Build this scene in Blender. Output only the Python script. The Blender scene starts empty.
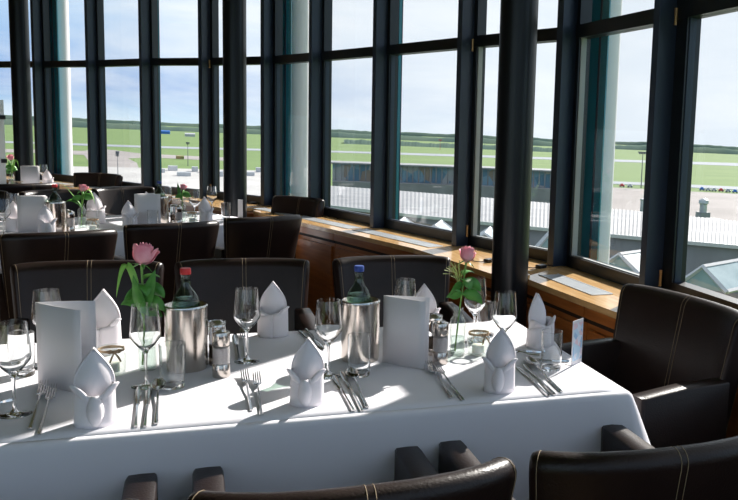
import bpy, bmesh, math, random
from mathutils import Vector, Matrix
random.seed(7)
PI = math.pi
COL = bpy.context.scene.collection

# ------------------------------------------------------------------ materials
def nt(name):
    m = bpy.data.materials.new(name); m.use_nodes = True
    t = m.node_tree; t.nodes.clear()
    out = t.nodes.new('ShaderNodeOutputMaterial')
    return m, t, out
def noise_col(t, c1, c2, scale, stretch=(1, 1, 1), detail=4, lo=.35, hi=.65):
    tc = t.nodes.new('ShaderNodeTexCoord'); mp = t.nodes.new('ShaderNodeMapping')
    mp.inputs['Scale'].default_value = stretch
    nz = t.nodes.new('ShaderNodeTexNoise'); nz.inputs['Scale'].default_value = scale; nz.inputs['Detail'].default_value = detail
    cr = t.nodes.new('ShaderNodeValToRGB')
    cr.color_ramp.elements[0].position = lo; cr.color_ramp.elements[1].position = hi
    cr.color_ramp.elements[0].color = (*c1, 1); cr.color_ramp.elements[1].color = (*c2, 1)
    t.links.new(tc.outputs['Object'], mp.inputs['Vector']); t.links.new(mp.outputs[0], nz.inputs['Vector'])
    t.links.new(nz.outputs['Fac'], cr.inputs[0])
    return cr, nz
def mat(name, c1, c2=None, rough=.5, metal=0, scale=6, stretch=(1, 1, 1), bump=0, bscale=None, spec=.5, coat=0, trans=0, sheen=0, lo=.35, hi=.65, sss=0):
    m, t, out = nt(name)
    b = t.nodes.new('ShaderNodeBsdfPrincipled'); t.links.new(b.outputs[0], out.inputs[0])
    c2 = c2 or tuple(min(1, x * 1.12) for x in c1)
    cr, nz = noise_col(t, c1, c2, scale, stretch, lo=lo, hi=hi)
    t.links.new(cr.outputs[0], b.inputs['Base Color'])
    b.inputs['Roughness'].default_value = rough; b.inputs['Metallic'].default_value = metal
    b.inputs['Specular IOR Level'].default_value = spec
    b.inputs['Coat Weight'].default_value = coat; b.inputs['Transmission Weight'].default_value = trans
    b.inputs['Sheen Weight'].default_value = sheen
    if sss:
        b.inputs['Subsurface Weight'].default_value = sss; b.inputs['Subsurface Radius'].default_value = (.01, .006, .004)
    if bump:
        tc = t.nodes.new('ShaderNodeTexCoord')
        n2 = t.nodes.new('ShaderNodeTexNoise'); n2.inputs['Scale'].default_value = bscale or 60; n2.inputs['Detail'].default_value = 3
        bp = t.nodes.new('ShaderNodeBump'); bp.inputs['Strength'].default_value = bump; bp.inputs['Distance'].default_value = .004
        t.links.new(tc.outputs['Object'], n2.inputs['Vector'])
        t.links.new(n2.outputs['Fac'], bp.inputs['Height']); t.links.new(bp.outputs[0], b.inputs['Normal'])
    return m
def thin_glass(name, tint=(1, 1, 1), ior=1.5, rough=.01, haze=0, solid=0):
    """thin clear wall: lets light straight through, mirrors by Fresnel"""
    m, t, out = nt(name)
    tr = t.nodes.new('ShaderNodeBsdfTransparent'); tr.inputs[0].default_value = (*tint, 1)
    gl = t.nodes.new('ShaderNodeBsdfGlossy'); gl.inputs['Roughness'].default_value = rough
    fr = t.nodes.new('ShaderNodeFresnel'); ge = t.nodes.new('ShaderNodeNewGeometry'); ri = t.nodes.new('ShaderNodeMapRange')
    ri.inputs['To Min'].default_value = ior; ri.inputs['To Max'].default_value = 1 / ior   # same reflectance from either side of the wall
    t.links.new(ge.outputs['Backfacing'], ri.inputs['Value']); t.links.new(ri.outputs[0], fr.inputs[0])
    mx = t.nodes.new('ShaderNodeMixShader')
    t.links.new(fr.outputs[0], mx.inputs[0]); t.links.new(tr.outputs[0], mx.inputs[1]); t.links.new(gl.outputs[0], mx.inputs[2])
    last = mx
    if haze:
        df = t.nodes.new('ShaderNodeBsdfDiffuse'); df.inputs[0].default_value = (*tint, 1)
        m2 = t.nodes.new('ShaderNodeMixShader'); m2.inputs[0].default_value = haze
        t.links.new(mx.outputs[0], m2.inputs[1]); t.links.new(df.outputs[0], m2.inputs[2]); last = m2
    if solid:
        g = t.nodes.new('ShaderNodeBsdfGlass'); g.inputs['IOR'].default_value = 1.45; g.inputs['Roughness'].default_value = 0; g.inputs[0].default_value = (*tint, 1)
        m3 = t.nodes.new('ShaderNodeMixShader'); m3.inputs[0].default_value = solid
        t.links.new(last.outputs[0], m3.inputs[1]); t.links.new(g.outputs[0], m3.inputs[2]); last = m3
    t.links.new(last.outputs[0], out.inputs[0])
    return m
def pattern_mat(name, kind, cols, scale, rough=.6, mapping=(1, 1, 1)):
    """brick or checker pattern of two or three colours in object space"""
    m, t, out = nt(name)
    b = t.nodes.new('ShaderNodeBsdfPrincipled'); t.links.new(b.outputs[0], out.inputs[0]); b.inputs['Roughness'].default_value = rough
    tc = t.nodes.new('ShaderNodeTexCoord'); mp = t.nodes.new('ShaderNodeMapping'); mp.inputs['Scale'].default_value = mapping
    t.links.new(tc.outputs['Object'], mp.inputs[0])
    if kind == 'brick':
        k = t.nodes.new('ShaderNodeTexBrick'); k.inputs['Scale'].default_value = scale
        for i, n in enumerate(('Color1', 'Color2', 'Mortar')): k.inputs[n].default_value = (*cols[i], 1)
        k.inputs['Mortar Size'].default_value = .03
        t.links.new(mp.outputs[0], k.inputs['Vector']); t.links.new(k.outputs['Color'], b.inputs['Base Color'])
    else:
        k = t.nodes.new('ShaderNodeTexVoronoi'); k.inputs['Scale'].default_value = scale
        cr = t.nodes.new('ShaderNodeValToRGB'); cr.color_ramp.interpolation = 'CONSTANT'
        cr.color_ramp.elements[0].color = (*cols[0], 1); cr.color_ramp.elements[1].color = (*cols[-1], 1)
        cr.color_ramp.elements[1].position = .75
        for i, c in enumerate(cols[1:-1]):
            e = cr.color_ramp.elements.new(.25 + .25 * i); e.color = (*c, 1)
        sp = t.nodes.new('ShaderNodeSeparateColor')
        t.links.new(mp.outputs[0], k.inputs['Vector']); t.links.new(k.outputs['Color'], sp.inputs[0])
        t.links.new(sp.outputs[0], cr.inputs[0]); t.links.new(cr.outputs[0], b.inputs['Base Color'])
    return m

MT = dict(
 fin=mat('slate_blue_steel', (.018, .032, .060), (.022, .038, .070), .42),
 frame=mat('black_aluminium', (.004, .006, .009), (.005, .008, .011), .35),
 seal=mat('pale_seal', (.35, .37, .38), rough=.5),
 brass=mat('brass_hinge', (.45, .28, .12), rough=.35, metal=.8),
 column=mat('black_column', (.004, .006, .009), (.006, .008, .011), .3, spec=.35),
 pane=thin_glass('window_glass', (.978, .982, .985), 1.4),
 teal=mat('teal_glass', (.025, .21, .29), (.035, .28, .37), .15, scale=.7),
 frosted=thin_glass('frosted_glass', (.92, .97, .98), 1.5, .2, haze=.75),
 excol=mat('white_painted_column', (.80, .76, .82), (.83, .79, .85), .5),
 oak=mat('oak_sill', (.68, .40, .16), (.84, .54, .25), .25, scale=5, stretch=(9, 1, 9), coat=.5),
 cherry=mat('cherry_veneer', (.33, .10, .022), (.45, .155, .038), .35, scale=4, stretch=(1, 1, 10), coat=.2),
 groove=mat('dark_groove', (.015, .007, .004), rough=.7),
 grille=mat('aluminium_grille', (.52, .56, .60), (.62, .66, .70), .35, metal=.3),
 leather=mat('dark_brown_leather', (.012, .0062, .0050), (.020, .0105, .0085), .34, scale=5, bump=.2, bscale=220, spec=.30),
 leather2=mat('brown_leather', (.060, .030, .020), (.085, .045, .030), .38, scale=5, bump=.25, bscale=220, spec=.6),
 thread=mat('tan_thread', (.27, .20, .12), rough=.8),
 legwood=mat('dark_leg_wood', (.05, .02, .01), rough=.4),
 cloth=mat('white_tablecloth', (.82, .80, .85), (.86, .84, .89), .85, scale=3, bump=.12, bscale=14, sheen=.1),
 napkin=mat('white_linen', (.86, .81, .83), (.90, .85, .87), .9, scale=8, bump=.1, bscale=300),
 card=mat('grey_white_card', (.76, .73, .74), (.79, .76, .77), .7),
 glass=thin_glass('clear_glass', (.985, .99, .99), 1.5, solid=1.0),
 vglass=thin_glass('greenish_glass', (.95, .97, .955), 1.55, .02, haze=.02),
 bottle=thin_glass('green_bottle_glass', (.58, .70, .62), 1.6),
 water=thin_glass('water', (.90, .95, .93), 1.33),
 steel=mat('brushed_steel', (.58, .53, .48), (.63, .58, .53), .2, metal=1, scale=30, stretch=(8, 8, .15)),
 chrome=mat('polished_steel', (.62, .61, .60), (.68, .67, .66), .12, metal=1),
 redcap=mat('red_cap', (.65, .03, .03), rough=.4), bluecap=mat('blue_cap', (.02, .06, .30), rough=.4),
 salt=mat('white_salt', (.75, .68, .66), (.85, .78, .76), .8, scale=200), pepper=mat('peppercorns', (.08, .05, .04), (.2, .14, .1), .8, scale=300),
 wax=mat('white_wax', (.85, .82, .76), rough=.5, sss=.3), twine=mat('raffia_twine', (.42, .28, .16), (.55, .40, .26), .8, scale=60),
 petal=mat('pink_petal', (.78, .22, .30), (.88, .42, .48), .6, scale=18, sss=.15),
 leaf=mat('green_leaf', (.045, .20, .022), (.09, .30, .04), .45, scale=30), stem=mat('green_stem', (.16, .34, .06), (.22, .42, .09), .5, scale=30),
 grassb=mat('light_grass_blade', (.20, .46, .06), (.28, .55, .10), .5, scale=30),
 print=pattern_mat('pale_blue_print', 'vor', [(.35, .55, .75), (.55, .72, .85), (.75, .80, .88), (.80, .62, .66)], 55),
 plastic=mat('black_plastic', (.01, .012, .015), rough=.3),
 carpet=pattern_mat('patterned_carpet', 'vor', [(.10, .05, .03), (.16, .08, .04), (.38, .25, .08), (.05, .03, .02)], 22, .95),
 plaster=mat('dark_ceiling', (.35, .35, .35), rough=.9),
)
# ------------------------------------------------------------------ mesh builder
class MB:
    def __init__(s): s.v = []; s.f = []; s.m = []; s.sm = []
    def add(s, vs, fs, mi=0, smooth=True):
        o = len(s.v); s.v += [tuple(v) for v in vs]
        for f in fs: s.f.append([o + i for i in f]); s.m.append(mi); s.sm.append(smooth)
        return s
    def box(s, c, d, rot=0, mi=0, tilt=None):
        """centre c, full size d, turned about z"""
        vs = []
        R = Matrix.Rotation(rot, 3, 'Z')
        if tilt is not None: R = R @ tilt
        for k in range(8):
            p = Vector(((k & 1) - .5, ((k >> 1) & 1) - .5, ((k >> 2) & 1) - .5))
            p = Vector((p.x * d[0], p.y * d[1], p.z * d[2])); p = R @ p; vs.append(p + Vector(c))
        return s.add(vs, [(0, 2, 3, 1), (4, 5, 7, 6), (0, 1, 5, 4), (2, 6, 7, 3), (0, 4, 6, 2), (1, 3, 7, 5)], mi, False)
    def rings(s, rings, closed=True, cap0=False, cap1=False, mi=0, smooth=True):
        n = len(rings[0]); fs = []
        for i in range(len(rings) - 1):
            for j in range(n if closed else n - 1):
                k = (j + 1) % n; fs.append((i * n + j, i * n + k, (i + 1) * n + k, (i + 1) * n + j))
        if cap0: fs.append(tuple(range(n))[::-1])
        if cap1: fs.append(tuple((len(rings) - 1) * n + j for j in range(n)))
        return s.add([p for r in rings for p in r], fs, mi, smooth)
    def lathe(s, prof, n=28, c=(0, 0, 0), mi=0, rib=None):
        rr = []
        for r, z in prof:
            ring = []
            for j in range(n):
                a = 2 * PI * j / n; q = r * (1 + (rib(j, z) if rib else 0))
                ring.append((c[0] + q * math.cos(a), c[1] + q * math.sin(a), c[2] + z))
            rr.append(ring)
        return s.rings(rr, True, False, False, mi)
    def tube(s, pts, r, n=8, mi=0, cap=True):
        pts = [Vector(p) for p in pts]; rr = []
        for i, p in enumerate(pts):
            d = (pts[min(i + 1, len(pts) - 1)] - pts[max(i - 1, 0)]).normalized()
            u = d.cross(Vector((0, 0, 1)) if abs(d.z) < .9 else Vector((1, 0, 0))).normalized(); w = u.cross(d)
            q = r[i] if isinstance(r, (list, tuple)) else r
            rr.append([p + (u * math.cos(2 * PI * j / n) + w * math.sin(2 * PI * j / n)) * q for j in range(n)])
        return s.rings(rr, True, cap, cap, mi)
    def prism(s, poly, z0, z1, mi=0, smooth=False):
        n = len(poly); vs = [(x, y, z0) for x, y in poly] + [(x, y, z1) for x, y in poly]
        fs = [tuple(range(n))[::-1], tuple(range(n, 2 * n))] + [(i, (i + 1) % n, n + (i + 1) % n, n + i) for i in range(n)]
        return s.add(vs, fs, mi, smooth)
    def build(s, name, m, parent=None, angle=40, solid=0, bevel=0, subs=0):
        me = bpy.data.meshes.new(name); me.from_pydata(s.v, [], s.f)
        for x in (m if isinstance(m, (list, tuple)) else [m]): me.materials.append(MT[x] if isinstance(x, str) else x)
        for p, mi, sm in zip(me.polygons, s.m, s.sm): p.material_index = mi; p.use_smooth = sm
        bm = bmesh.new(); bm.from_mesh(me); bmesh.ops.recalc_face_normals(bm, faces=bm.faces); bm.to_mesh(me); bm.free()
        if any(s.sm): me.set_sharp_from_angle(angle=math.radians(angle))
        o = bpy.data.objects.new(name, me); COL.objects.link(o)
        if parent: o.parent = parent
        if solid:
            q = o.modifiers.new('thick', 'SOLIDIFY'); q.thickness = solid; q.offset = 0
        if bevel:
            q = o.modifiers.new('bevel', 'BEVEL'); q.width = bevel; q.segments = 2; q.limit_method = 'ANGLE'
        if subs:
            q = o.modifiers.new('sub', 'SUBSURF'); q.levels = subs; q.render_levels = subs
        return o
def tag(o, label=None, cat=None, group=None, kind=None):
    for k, v in (('label', label), ('category', cat), ('group', group), ('kind', kind)):
        if v: o[k] = v
    return o
def empty(name, loc=(0, 0, 0), rz=0):
    o = bpy.data.objects.new(name, None); COL.objects.link(o); o.location = loc; o.rotation_euler = (0, 0, rz); o.empty_display_size = .05
    return o
def children(o): return [c for c in bpy.data.objects if c.parent == o]
def copy_tree(o, parent=None):
    c = o.copy(); COL.objects.link(c); c.parent = parent
    for ch in children(o): copy_tree(ch, c)
    return c
USED = set()
def place(proto, loc, rz, label, group=None, sc=None):
    """the first call moves the built thing itself, later calls copy it with its parts"""
    if proto.name in USED: o = copy_tree(proto)
    else: o = proto; USED.add(proto.name)
    o.location = loc; o.rotation_euler = (0, 0, rz)
    if sc: o.scale = (sc, sc, sc) if not isinstance(sc, tuple) else sc
    o['label'] = label
    if group: o['group'] = group
    elif 'group' in o: del o['group']
    return o
def lerp(a, b, t): return a + (b - a) * t
# ------------------------------------------------------------------ tableware builders (origin at base centre)
def make_wine_glass():
    r = empty('wine_glass'); tag(r, cat='wine glass')
    out = [(.0300, .208), (.0315, .190), (.0348, .155), (.0362, .133), (.0345, .124), (.020, .104), (.008, .092), (.0045, .084)]
    inn = [(.0292, .208), (.0307, .190), (.0340, .155), (.0353, .134), (.0335, .126), (.019, .107), (.006, .096), (.0, .094)]
    b = MB(); b.lathe(inn[::-1] + out, 32); b.build('bowl', 'glass', r, 60)
    b = MB(); b.lathe([(.0045, .0842), (.0034, .07), (.0032, .03), (.0045, .012), (.010, .006)], 14); b.build('stem', 'glass', r, 60)
    b = MB(); b.lathe([(.010, .0058), (.022, .0032), (.0335, .0014), (.034, .0004), (.0, .0002)], 32); b.build('foot', 'glass', r, 60)
    return r
def make_tumbler():
    r = empty('water_tumbler'); tag(r, cat='tumbler')
    b = MB(); b.lathe([(.0, .011), (.026, .012), (.0275, .016), (.0300, .112), (.0310, .1125), (.0312, .111), (.0292, .004), (.027, 0), (0, 0)], 32)
    b.build('glass_body', 'glass', r, 50)
    return r
def make_bucket():
    r = empty('wine_cooler'); tag(r, cat='wine cooler')
    b = MB(); b.lathe([(0, .012), (.045, .012), (.0470, .02), (.0485, .172), (.0520, .176), (.0540, .174), (.0535, .166), (.0535, .008), (.051, 0), (0, 0)], 48)
    b.build('steel_body', 'steel', r, 50)
    b = MB(); b.lathe([(.0538, .1762), (.0552, .1745), (.0552, .1705), (.0537, .169)], 48); b.build('rim', 'chrome', r)
    return r
def make_bottle(capmat):
    r = empty('water_bottle'); tag(r, cat='bottle')
    prof = [(0, 0), (.036, .001), (.0385, .006), (.0385, .168), (.0375, .182), (.034, .197), (.026, .212), (.0175, .223), (.0138, .233), (.0128, .245), (.0128, .262), (.0140, .264), (.0140, .270), (.0120, .272)]
    b = MB(); b.lathe(prof, 32); b.build('glass_body', 'bottle', r, 60)
    b = MB(); b.lathe([(0, .004), (.0365, .006), (.0365, .168), (.0355, .181), (.032, .196), (.0, .198)], 32); b.build('water', 'water', r, 60)
    b = MB(); b.lathe([(.0142, .266), (.0150, .268), (.0150, .281), (.0135, .284), (0, .284)], 28, rib=lambda j, z: .02 if j % 2 else 0); b.build('screw_cap', capmat, r, 50)
    return r
def make_shaker(fill):
    r = empty('salt_shaker' if fill == 'salt' else 'pepper_shaker'); tag(r, cat='shaker')
    b = MB(); b.lathe([(0, 0), (.0215, 0), (.0222, .002), (.0222, .034), (.0208, .036), (0, .036)], 28); b.build('steel_base', 'steel', r)
    b = MB(); b.lathe([(.0212, .0362), (.0216, .05), (.0216, .07), (.0212, .0838)], 28); b.build('glass_band', 'glass', r)
    b = MB(); b.lathe([(0, .0365), (.0195, .0366), (.0195, .078), (.012, .082), (0, .0825)], 20); b.build('filling', fill, r)
    b = MB(); b.lathe([(0, .0842), (.0208, .0842), (.0222, .086), (.0222, .116), (.0205, .120), (.013, .1215), (.011, .126), (0, .127)], 28); b.build('steel_cap', 'steel', r)
    return r
def make_pepper_glass():
    r = empty('pepper_mill'); tag(r, cat='pepper mill')
    b = MB(); b.lathe([(0, 0), (.0225, 0), (.0232, .002), (.0232, .018), (.0220, .020), (0, .020)], 28); b.build('steel_base', 'steel', r)
    b = MB(); b.lathe([(.0225, .0202), (.0225, .118), (.0232, .120), (.0218, .122)], 28); b.build('glass_cylinder', 'glass', r)
    b = MB(); b.lathe([(0, .021), (.0195, .021), (.0195, .055), (0, .058)], 20); b.build('filling', 'pepper', r)
    b = MB(); b.lathe([(.006, .058), (.006, .104), (.0200, .106), (.0205, .112), (.017, .119), (.009, .1235), (0, .124)], 24); b.build('steel_grinder', 'chrome', r)
    return r
def make_jar():
    r = empty('tealight_jar'); tag(r, cat='candle jar')
    b = MB(); b.lathe([(0, .005), (.031, .006), (.0335, .012), (.0335, .052), (.0290, .062), (.0290, .072), (.0310, .0735), (.0318, .071), (.0300, .062), (.0350, .052), (.0352, .010), (.032, 0), (0, 0)], 36,
                       rib=lambda j, z: .012 * (j % 2) if .012 <= z <= .05 else 0); b.build('glass_body', 'vglass', r, 60)
    b = MB(); b.lathe([(0, .007), (.019, .007), (.019, .030), (.017, .031), (0, .0305)], 24); b.build('candle', 'wax', r)
    b = MB()
    for k in range(3):
        z = .0635 + .0022 * k; b.tube([(.0305 * math.cos(a * PI / 12), .0305 * math.sin(a * PI / 12), z + .0006 * math.sin(a + k)) for a in range(25)], .0014, 6)
    for s in (-1, 1):
        b.tube([(0, -.031, .065), (s * .010, -.036, .072), (s * .019, -.034, .070), (s * .012, -.033, .063), (0, -.032, .064)], .0019, 6)
        b.tube([(0, -.032, .064), (s * .008, -.038, .052), (s * .013, -.041, .040)], [.0018, .0026, .0022], 6)
    b.build('twine_bow', 'twine', r)
    return r
def make_vase():
    r = empty('bottle_vase'); tag(r, cat='vase')
    pr = [(0, .004), (.0205, .005), (.0215, .010), (.0215, .100), (.019, .112), (.0125, .122), (.0115, .136), (.0150, .146), (.0165, .147), (.0170, .145), (.0135, .136), (.0145, .122), (.0215, .112), (.0235, .100), (.0235, .006), (.021, 0), (0, 0)]
    b = MB(); b.lathe(pr, 40, rib=lambda j, z: .035 * (j % 2) if .008 < z < .105 else 0); b.build('glass_body', 'vglass', r, 70)
    b = MB(); b.lathe([(0, .006), (.0200, .0065), (.0200, .058), (0, .0582)], 24); b.build('water', 'water', r)
    return r
def petal(b, ang, r0, h, w, open_, z0, curl):
    """one cupped petal with a rolled lip"""
    rows = []; NU, NV = 6, 7
    for i in range(NV + 1):
        v = i / NV; row = []
        rr = r0 * (.30 + .85 * math.sin(PI * (.04 + .66 * v ** .8))) + open_ * max(0, v - .55) ** 1.3 * 1.6 + curl * max(0, v - .85) * .02
        zz = z0 + h * (v - .25 * max(0, v - .8)) 
        for j in range(NU + 1):
            u = j / NU * 2 - 1; a = ang + u * w * (.55 + .45 * math.sin(PI * min(1, v + .15)))
            q = rr * (1 - .05 * u * u); row.append((q * math.cos(a), q * math.sin(a), zz - h * .16 * u * u * v))
        rows.append(row)
    b.rings(rows, False)
def blade(b, p0, p1, p2, w, fold=.25, n=10, side=None):
    """leaf along a bent midrib p0-p1-p2, width w"""
    p0, p1, p2 = Vector(p0), Vector(p1), Vector(p2); rows = []
    for i in range(n + 1):
        t = i / n; p = p0 * (1 - t) ** 2 + p1 * 2 * t * (1 - t) + p2 * t * t
        d = ((p1 - p0) * (1 - t) + (p2 - p1) * t).normalized()
        s_ = side or d.cross(Vector((0, 0, 1))); s_ = Vector(s_); s_ = (s_ - d * s_.dot(d)).normalized(); nn = s_.cross(d)
        q = w * (math.sin(PI * t ** .75) ** .8 if 0 < t < 1 else .02)
        rows.append([p - s_ * q + nn * q * fold, p, p + s_ * q + nn * q * fold])
    b.rings(rows, False)
def make_rose(name, top, grass=False, lean=(0, 0), big=1.0, leaves=1):
    """cut rose standing in a vase: origin at the table under the vase"""
    r = empty(name); tag(r, cat='rose')
    hx, hy = lean
    pts = [(-.006, .004, .012), (0, 0, .10), (hx * .25, hy * .25, .15), (hx * .7, hy * .7, lerp(.15, top, .6)), (hx, hy, top)]
    b = MB(); b.tube(pts, [.0026, .0026, .0025, .0025, .0032], 8); b.build('stem', 'stem', r)
    b = MB()
    for k in range(17):
        t = k / 16; petal(b, k * 2.4, lerp(.006, .0185, t) * big, lerp(.040, .033, t) * big, lerp(1.0, .95, t), lerp(0, .013, t ** 2.5) * big, lerp(.004, 0, t), 1 if t > .5 else 0)
    b.lathe([(0, -.004), (.006, -.002), (.010, .005), (.006, .012), (0, .013)], 14, mi=0)
    h = b.build('flower_head', 'petal', r, 80, solid=.0007); h.location = (hx, hy, top); h.rotation_euler = (-.25, .2, 0)
    b = MB()
    for k in range(5):
        a = k * 2 * PI / 5; c, s_ = math.cos(a), math.sin(a)
        blade(b, (.003 * c, .003 * s_, 0), (.016 * c, .016 * s_, -.004), (.028 * c, .028 * s_, -.016 + .012 * (k % 2)), .0045)
    b.build('sepals', 'leaf', h, 80, solid=.0006)
    if leaves:
        specs = [((0, 0, .55), (.035, -.010, .62), (.052, -.016, .40), .015), ((0, 0, .50), (-.028, -.012, .58), (-.046, -.02, .34), .014), ((0, 0, .72), (.020, .02, .82), (.042, .01, .74), .012),
                 ((0, 0, .30), (-.03, .0, .42), (-.052, -.012, .30), .013), ((0, 0, .34), (.034, -.02, .40), (.054, -.03, .16), .014), ((0, 0, .64), (.008, -.03, .70), (.012, -.042, .46), .014)]
        for p0, p1, p2, w in specs[:6 if leaves == 1 else 3]:
            f = lambda p: (p[0] + hx * .5, p[1] + hy * .5, .135 + (top - .135) * p[2])
            b = MB(); blade(b, f(p0), f(p1), f(p2), w * 1.3, side=(.3, -.2, 1) if abs(p1[0]) > .025 else None); b.build('leaf', 'leaf', r, 80, solid=.0006)
    if grass:
        b = MB(); blade(b, (0, 0, .12), (-.038, 0, top * 1.42), (-.064, -.012, top - .085), .0085, n=18, side=(.9, 0, .25)); b.build('grass_blade', 'grassb', r, 80, solid=.0006)
        for p1, p2, w in (((.012, -.03, .22), (.030, -.035, .275), .015), ((-.012, -.03, .20), (-.022, -.036, .262), .014), ((.020, .0, .17), (.045, -.02, .145), .015)):
            b = MB(); blade(b, (0, 0, .15), p1, p2, w, side=(1, -.2, 0)); b.build('leaf', 'leaf', r, 80, solid=.0006)
    return r
def make_tulip_stem(): 
    r = make_rose('pink_rose', .205, False, (.004, 0), 1.0, 2)
    b = MB(); blade(b, (0, 0, .12), (-.05, 0, .20), (-.095, -.01, .262), .008, n=14); b.build('grass_blade', 'grassb', r, 80, solid=.0006)
    b = MB(); blade(b, (0, 0, .11), (.03, 0, .30), (.062, -.01, .135), .009, n=14); b.build('grass_blade', 'grassb', r, 80, solid=.0006)
    b = MB(); blade(b, (0, 0, .11), (-.03, -.01, .17), (-.070, -.01, .148), .016, n=12, side=(0, 1, .6)); b.build('leaf', 'leaf', r, 80, solid=.0006)
    return r
def make_napkin(variant=0):
    """folded bishop's-mitre napkin: wrapped collar, pointed back leaf, two curling lapels and a front tongue (front is -y)"""
    b = MB(); N = 36
    def wrap(z0, z1f, rx0, rx1, ry0, ry1, a0=0, a1=2 * PI, nz=6, off=0):
        rows = []
        for i in range(nz + 1):
            v = i / nz; row = []
            for j in range(N + 1):
                a = lerp(a0, a1, j / N); z = lerp(z0, z1f(a), v)
                row.append((lerp(rx0, rx1, v) * math.cos(a) * (1 + off), lerp(ry0, ry1, v) * math.sin(a) * (1 + off), z))
            rows.append(row)
        b.rings(rows, False)
    wrap(.0, lambda a: .082 + .010 * math.cos(2 * a), .042, .040, .034, .030)
    if variant: wrap(.0, lambda a: .035 + .055 * ((a / (2 * PI)) % 1), .0455, .0445, .037, .034, -PI / 2, 1.5 * PI, off=.02)
    # tall pointed leaf
    rows = []
    for i in range(13):
        v = i / 12; w = .036 * max(.02, (1 - v ** 2.6)) * (1 + .25 * math.sin(PI * v)); row = []
        for j in range(9):
            u = j / 8 * 2 - 1; row.append((u * w, .012 - .018 * (1 - u * u) * (1 - v) - .012 * (1 - u * u) * math.sin(PI * v) + .01 * v, .055 + .115 * v))
        rows.append(row)
    b.rings(rows, False)
    rows = []
    for i in range(13):
        v = i / 12; w = .036 * max(.02, (1 - v ** 2.6)) * (1 + .25 * math.sin(PI * v)); row = []
        for j in range(9):
            u = j / 8 * 2 - 1; row.append((u * w, .012 + .020 * (1 - u * u) * (1 - v * .6), .055 + .113 * v))
        rows.append(row)
    b.rings(rows, False)
    # lapels
    for s in (-1, 1):
        rows = []
        hh = .055 if (s > 0 or not variant) else .035
        for i in range(11):
            v = i / 10; row = []; cx = s * (.010 + .034 * v ** .9); cz = .050 + hh * v - .016 * v ** 3
            for j in range(11):
                a = j / 10 * 1.5 * PI; q = .0145 * math.sin(PI * (.12 + .80 * v)) + .003
                row.append((cx + s * q * math.cos(a) * .8, -.024 + .014 * v - q * .6 * math.sin(a) * 1.0, cz + q * math.sin(a + .6) * .9))
            rows.append(row)
        b.rings(rows, False)
    # tongue hanging in front
    if not variant:
        rows = []
        for i in range(11):
            v = i / 10; w = .017 * math.sin(PI * (.12 + .76 * v)); row = []
            for j in range(7):
                u = j / 6 * 2 - 1; row.append((u * w, -.032 - .012 * (1 - u * u) * math.sin(PI * (v * .8 + .1)), lerp(.074, .004, v)))
            rows.append(row)
        b.rings(rows, False)
    o = b.build('folded_napkin', 'napkin', None, 70, solid=.0016); tag(o, cat='napkin')
    return o
def bar(b, st, mi=0):
    """flat bar through stations (y, z, halfwidth, halfthick)"""
    b.rings([[(-w, y, z - t), (-w * .6, y, z + t), (w * .6, y, z + t), (w, y, z - t)] for y, z, w, t in st], True, True, True, mi)
def make_fork():
    b = MB()
    bar(b, [(-.100, .004, .0048, .0012), (-.096, .004, .0052, .0014), (-.03, .005, .0034, .0014), (.012, .010, .0024, .0014), (.034, .012, .0030, .0012), (.044, .0095, .0095, .001), (.050, .0085, .0115, .0009)])
    for k in range(4):
        x = -.0093 + .0062 * k
        b.rings([[(x - w, y, z - .0008), (x - w, y, z + .0008), (x + w, y, z + .0008), (x + w, y, z - .0008)] for y, z, w in ((.048, .0086, .0022), (.070, .009, .0018), (.088, .013, .0016), (.100, .0175, .0006))], True, True, True)
    o = b.build('fork', 'chrome', None, 50); return tag(o, cat='fork')
def make_knife():
    b = MB()
    bar(b, [(-.112, .004, .0050, .0022), (-.106, .004, .0055, .0026), (-.05, .004, .0042, .0026), (.002, .004, .0042, .0022), (.006, .004, .0060, .0010), (.05, .004, .0085, .0008), (.085, .004, .0088, .0007), (.103, .004, .0055, .0006), (.110, .004, .0012, .0005)])
    o = b.build('knife', 'chrome', None, 50); return tag(o, cat='knife')
def make_spoon():
    b = MB()
    bar(b, [(-.100, .004, .0050, .0012), (-.096, .004, .0054, .0014), (-.03, .005, .0034, .0014), (.020, .010, .0024, .0014), (.042, .011, .0026, .0012)])
    rows = []
    for i in range(13):
        v = i / 12; y = lerp(.040, .100, v); w = .0200 * math.sin(PI * (.05 + .90 * v ** .9)) ** .65; row = []
        for j in range(9):
            u = j / 8 * 2 - 1; row.append((u * w, y, .0115 - .0085 * (1 - u * u) * math.sin(PI * v) + .001 * v))
        rows.append(row)
    b.rings(rows, False)
    o = b.build('spoon', 'chrome', None, 60, solid=.0012); return tag(o, cat='spoon')
def make_menu(w, h, ang, wfront=None):
    """folded card standing on edge: spine at the origin, covers open towards +x by ang"""
    r = empty('menu_card'); tag(r, cat='menu card')
    for s, ww, nm in ((-1, wfront or w, 'front_cover'), (1, w, 'back_cover')):
        b = MB(); rows = []
        for i in range(7):
            t = i / 6; x = ww * t; y = .004 * math.sin(PI * t) * s; a = s * ang / 2
            X, Y = x * math.cos(a) - y * math.sin(a), x * math.sin(a) + y * math.cos(a)
            rows.append([(X, Y, 0), (X, Y, h * (1 - .0 * t))])
        b.rings(rows, False); b.build(nm, 'card', r, 80, solid=.0016)
    return r
def make_card():
    r = empty('table_card'); tag(r, cat='table card')
    b = MB(); b.box((0, 0, .0665), (.062, .0016, .133)); b.box((0, .011, .001), (.062, .022, .0016)); b.build('card_body', 'card', r)
    b = MB(); b.box((0, -.0012, .068), (.053, .0005, .112)); b.build('printed_panel', 'print', r)
    return r
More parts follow.
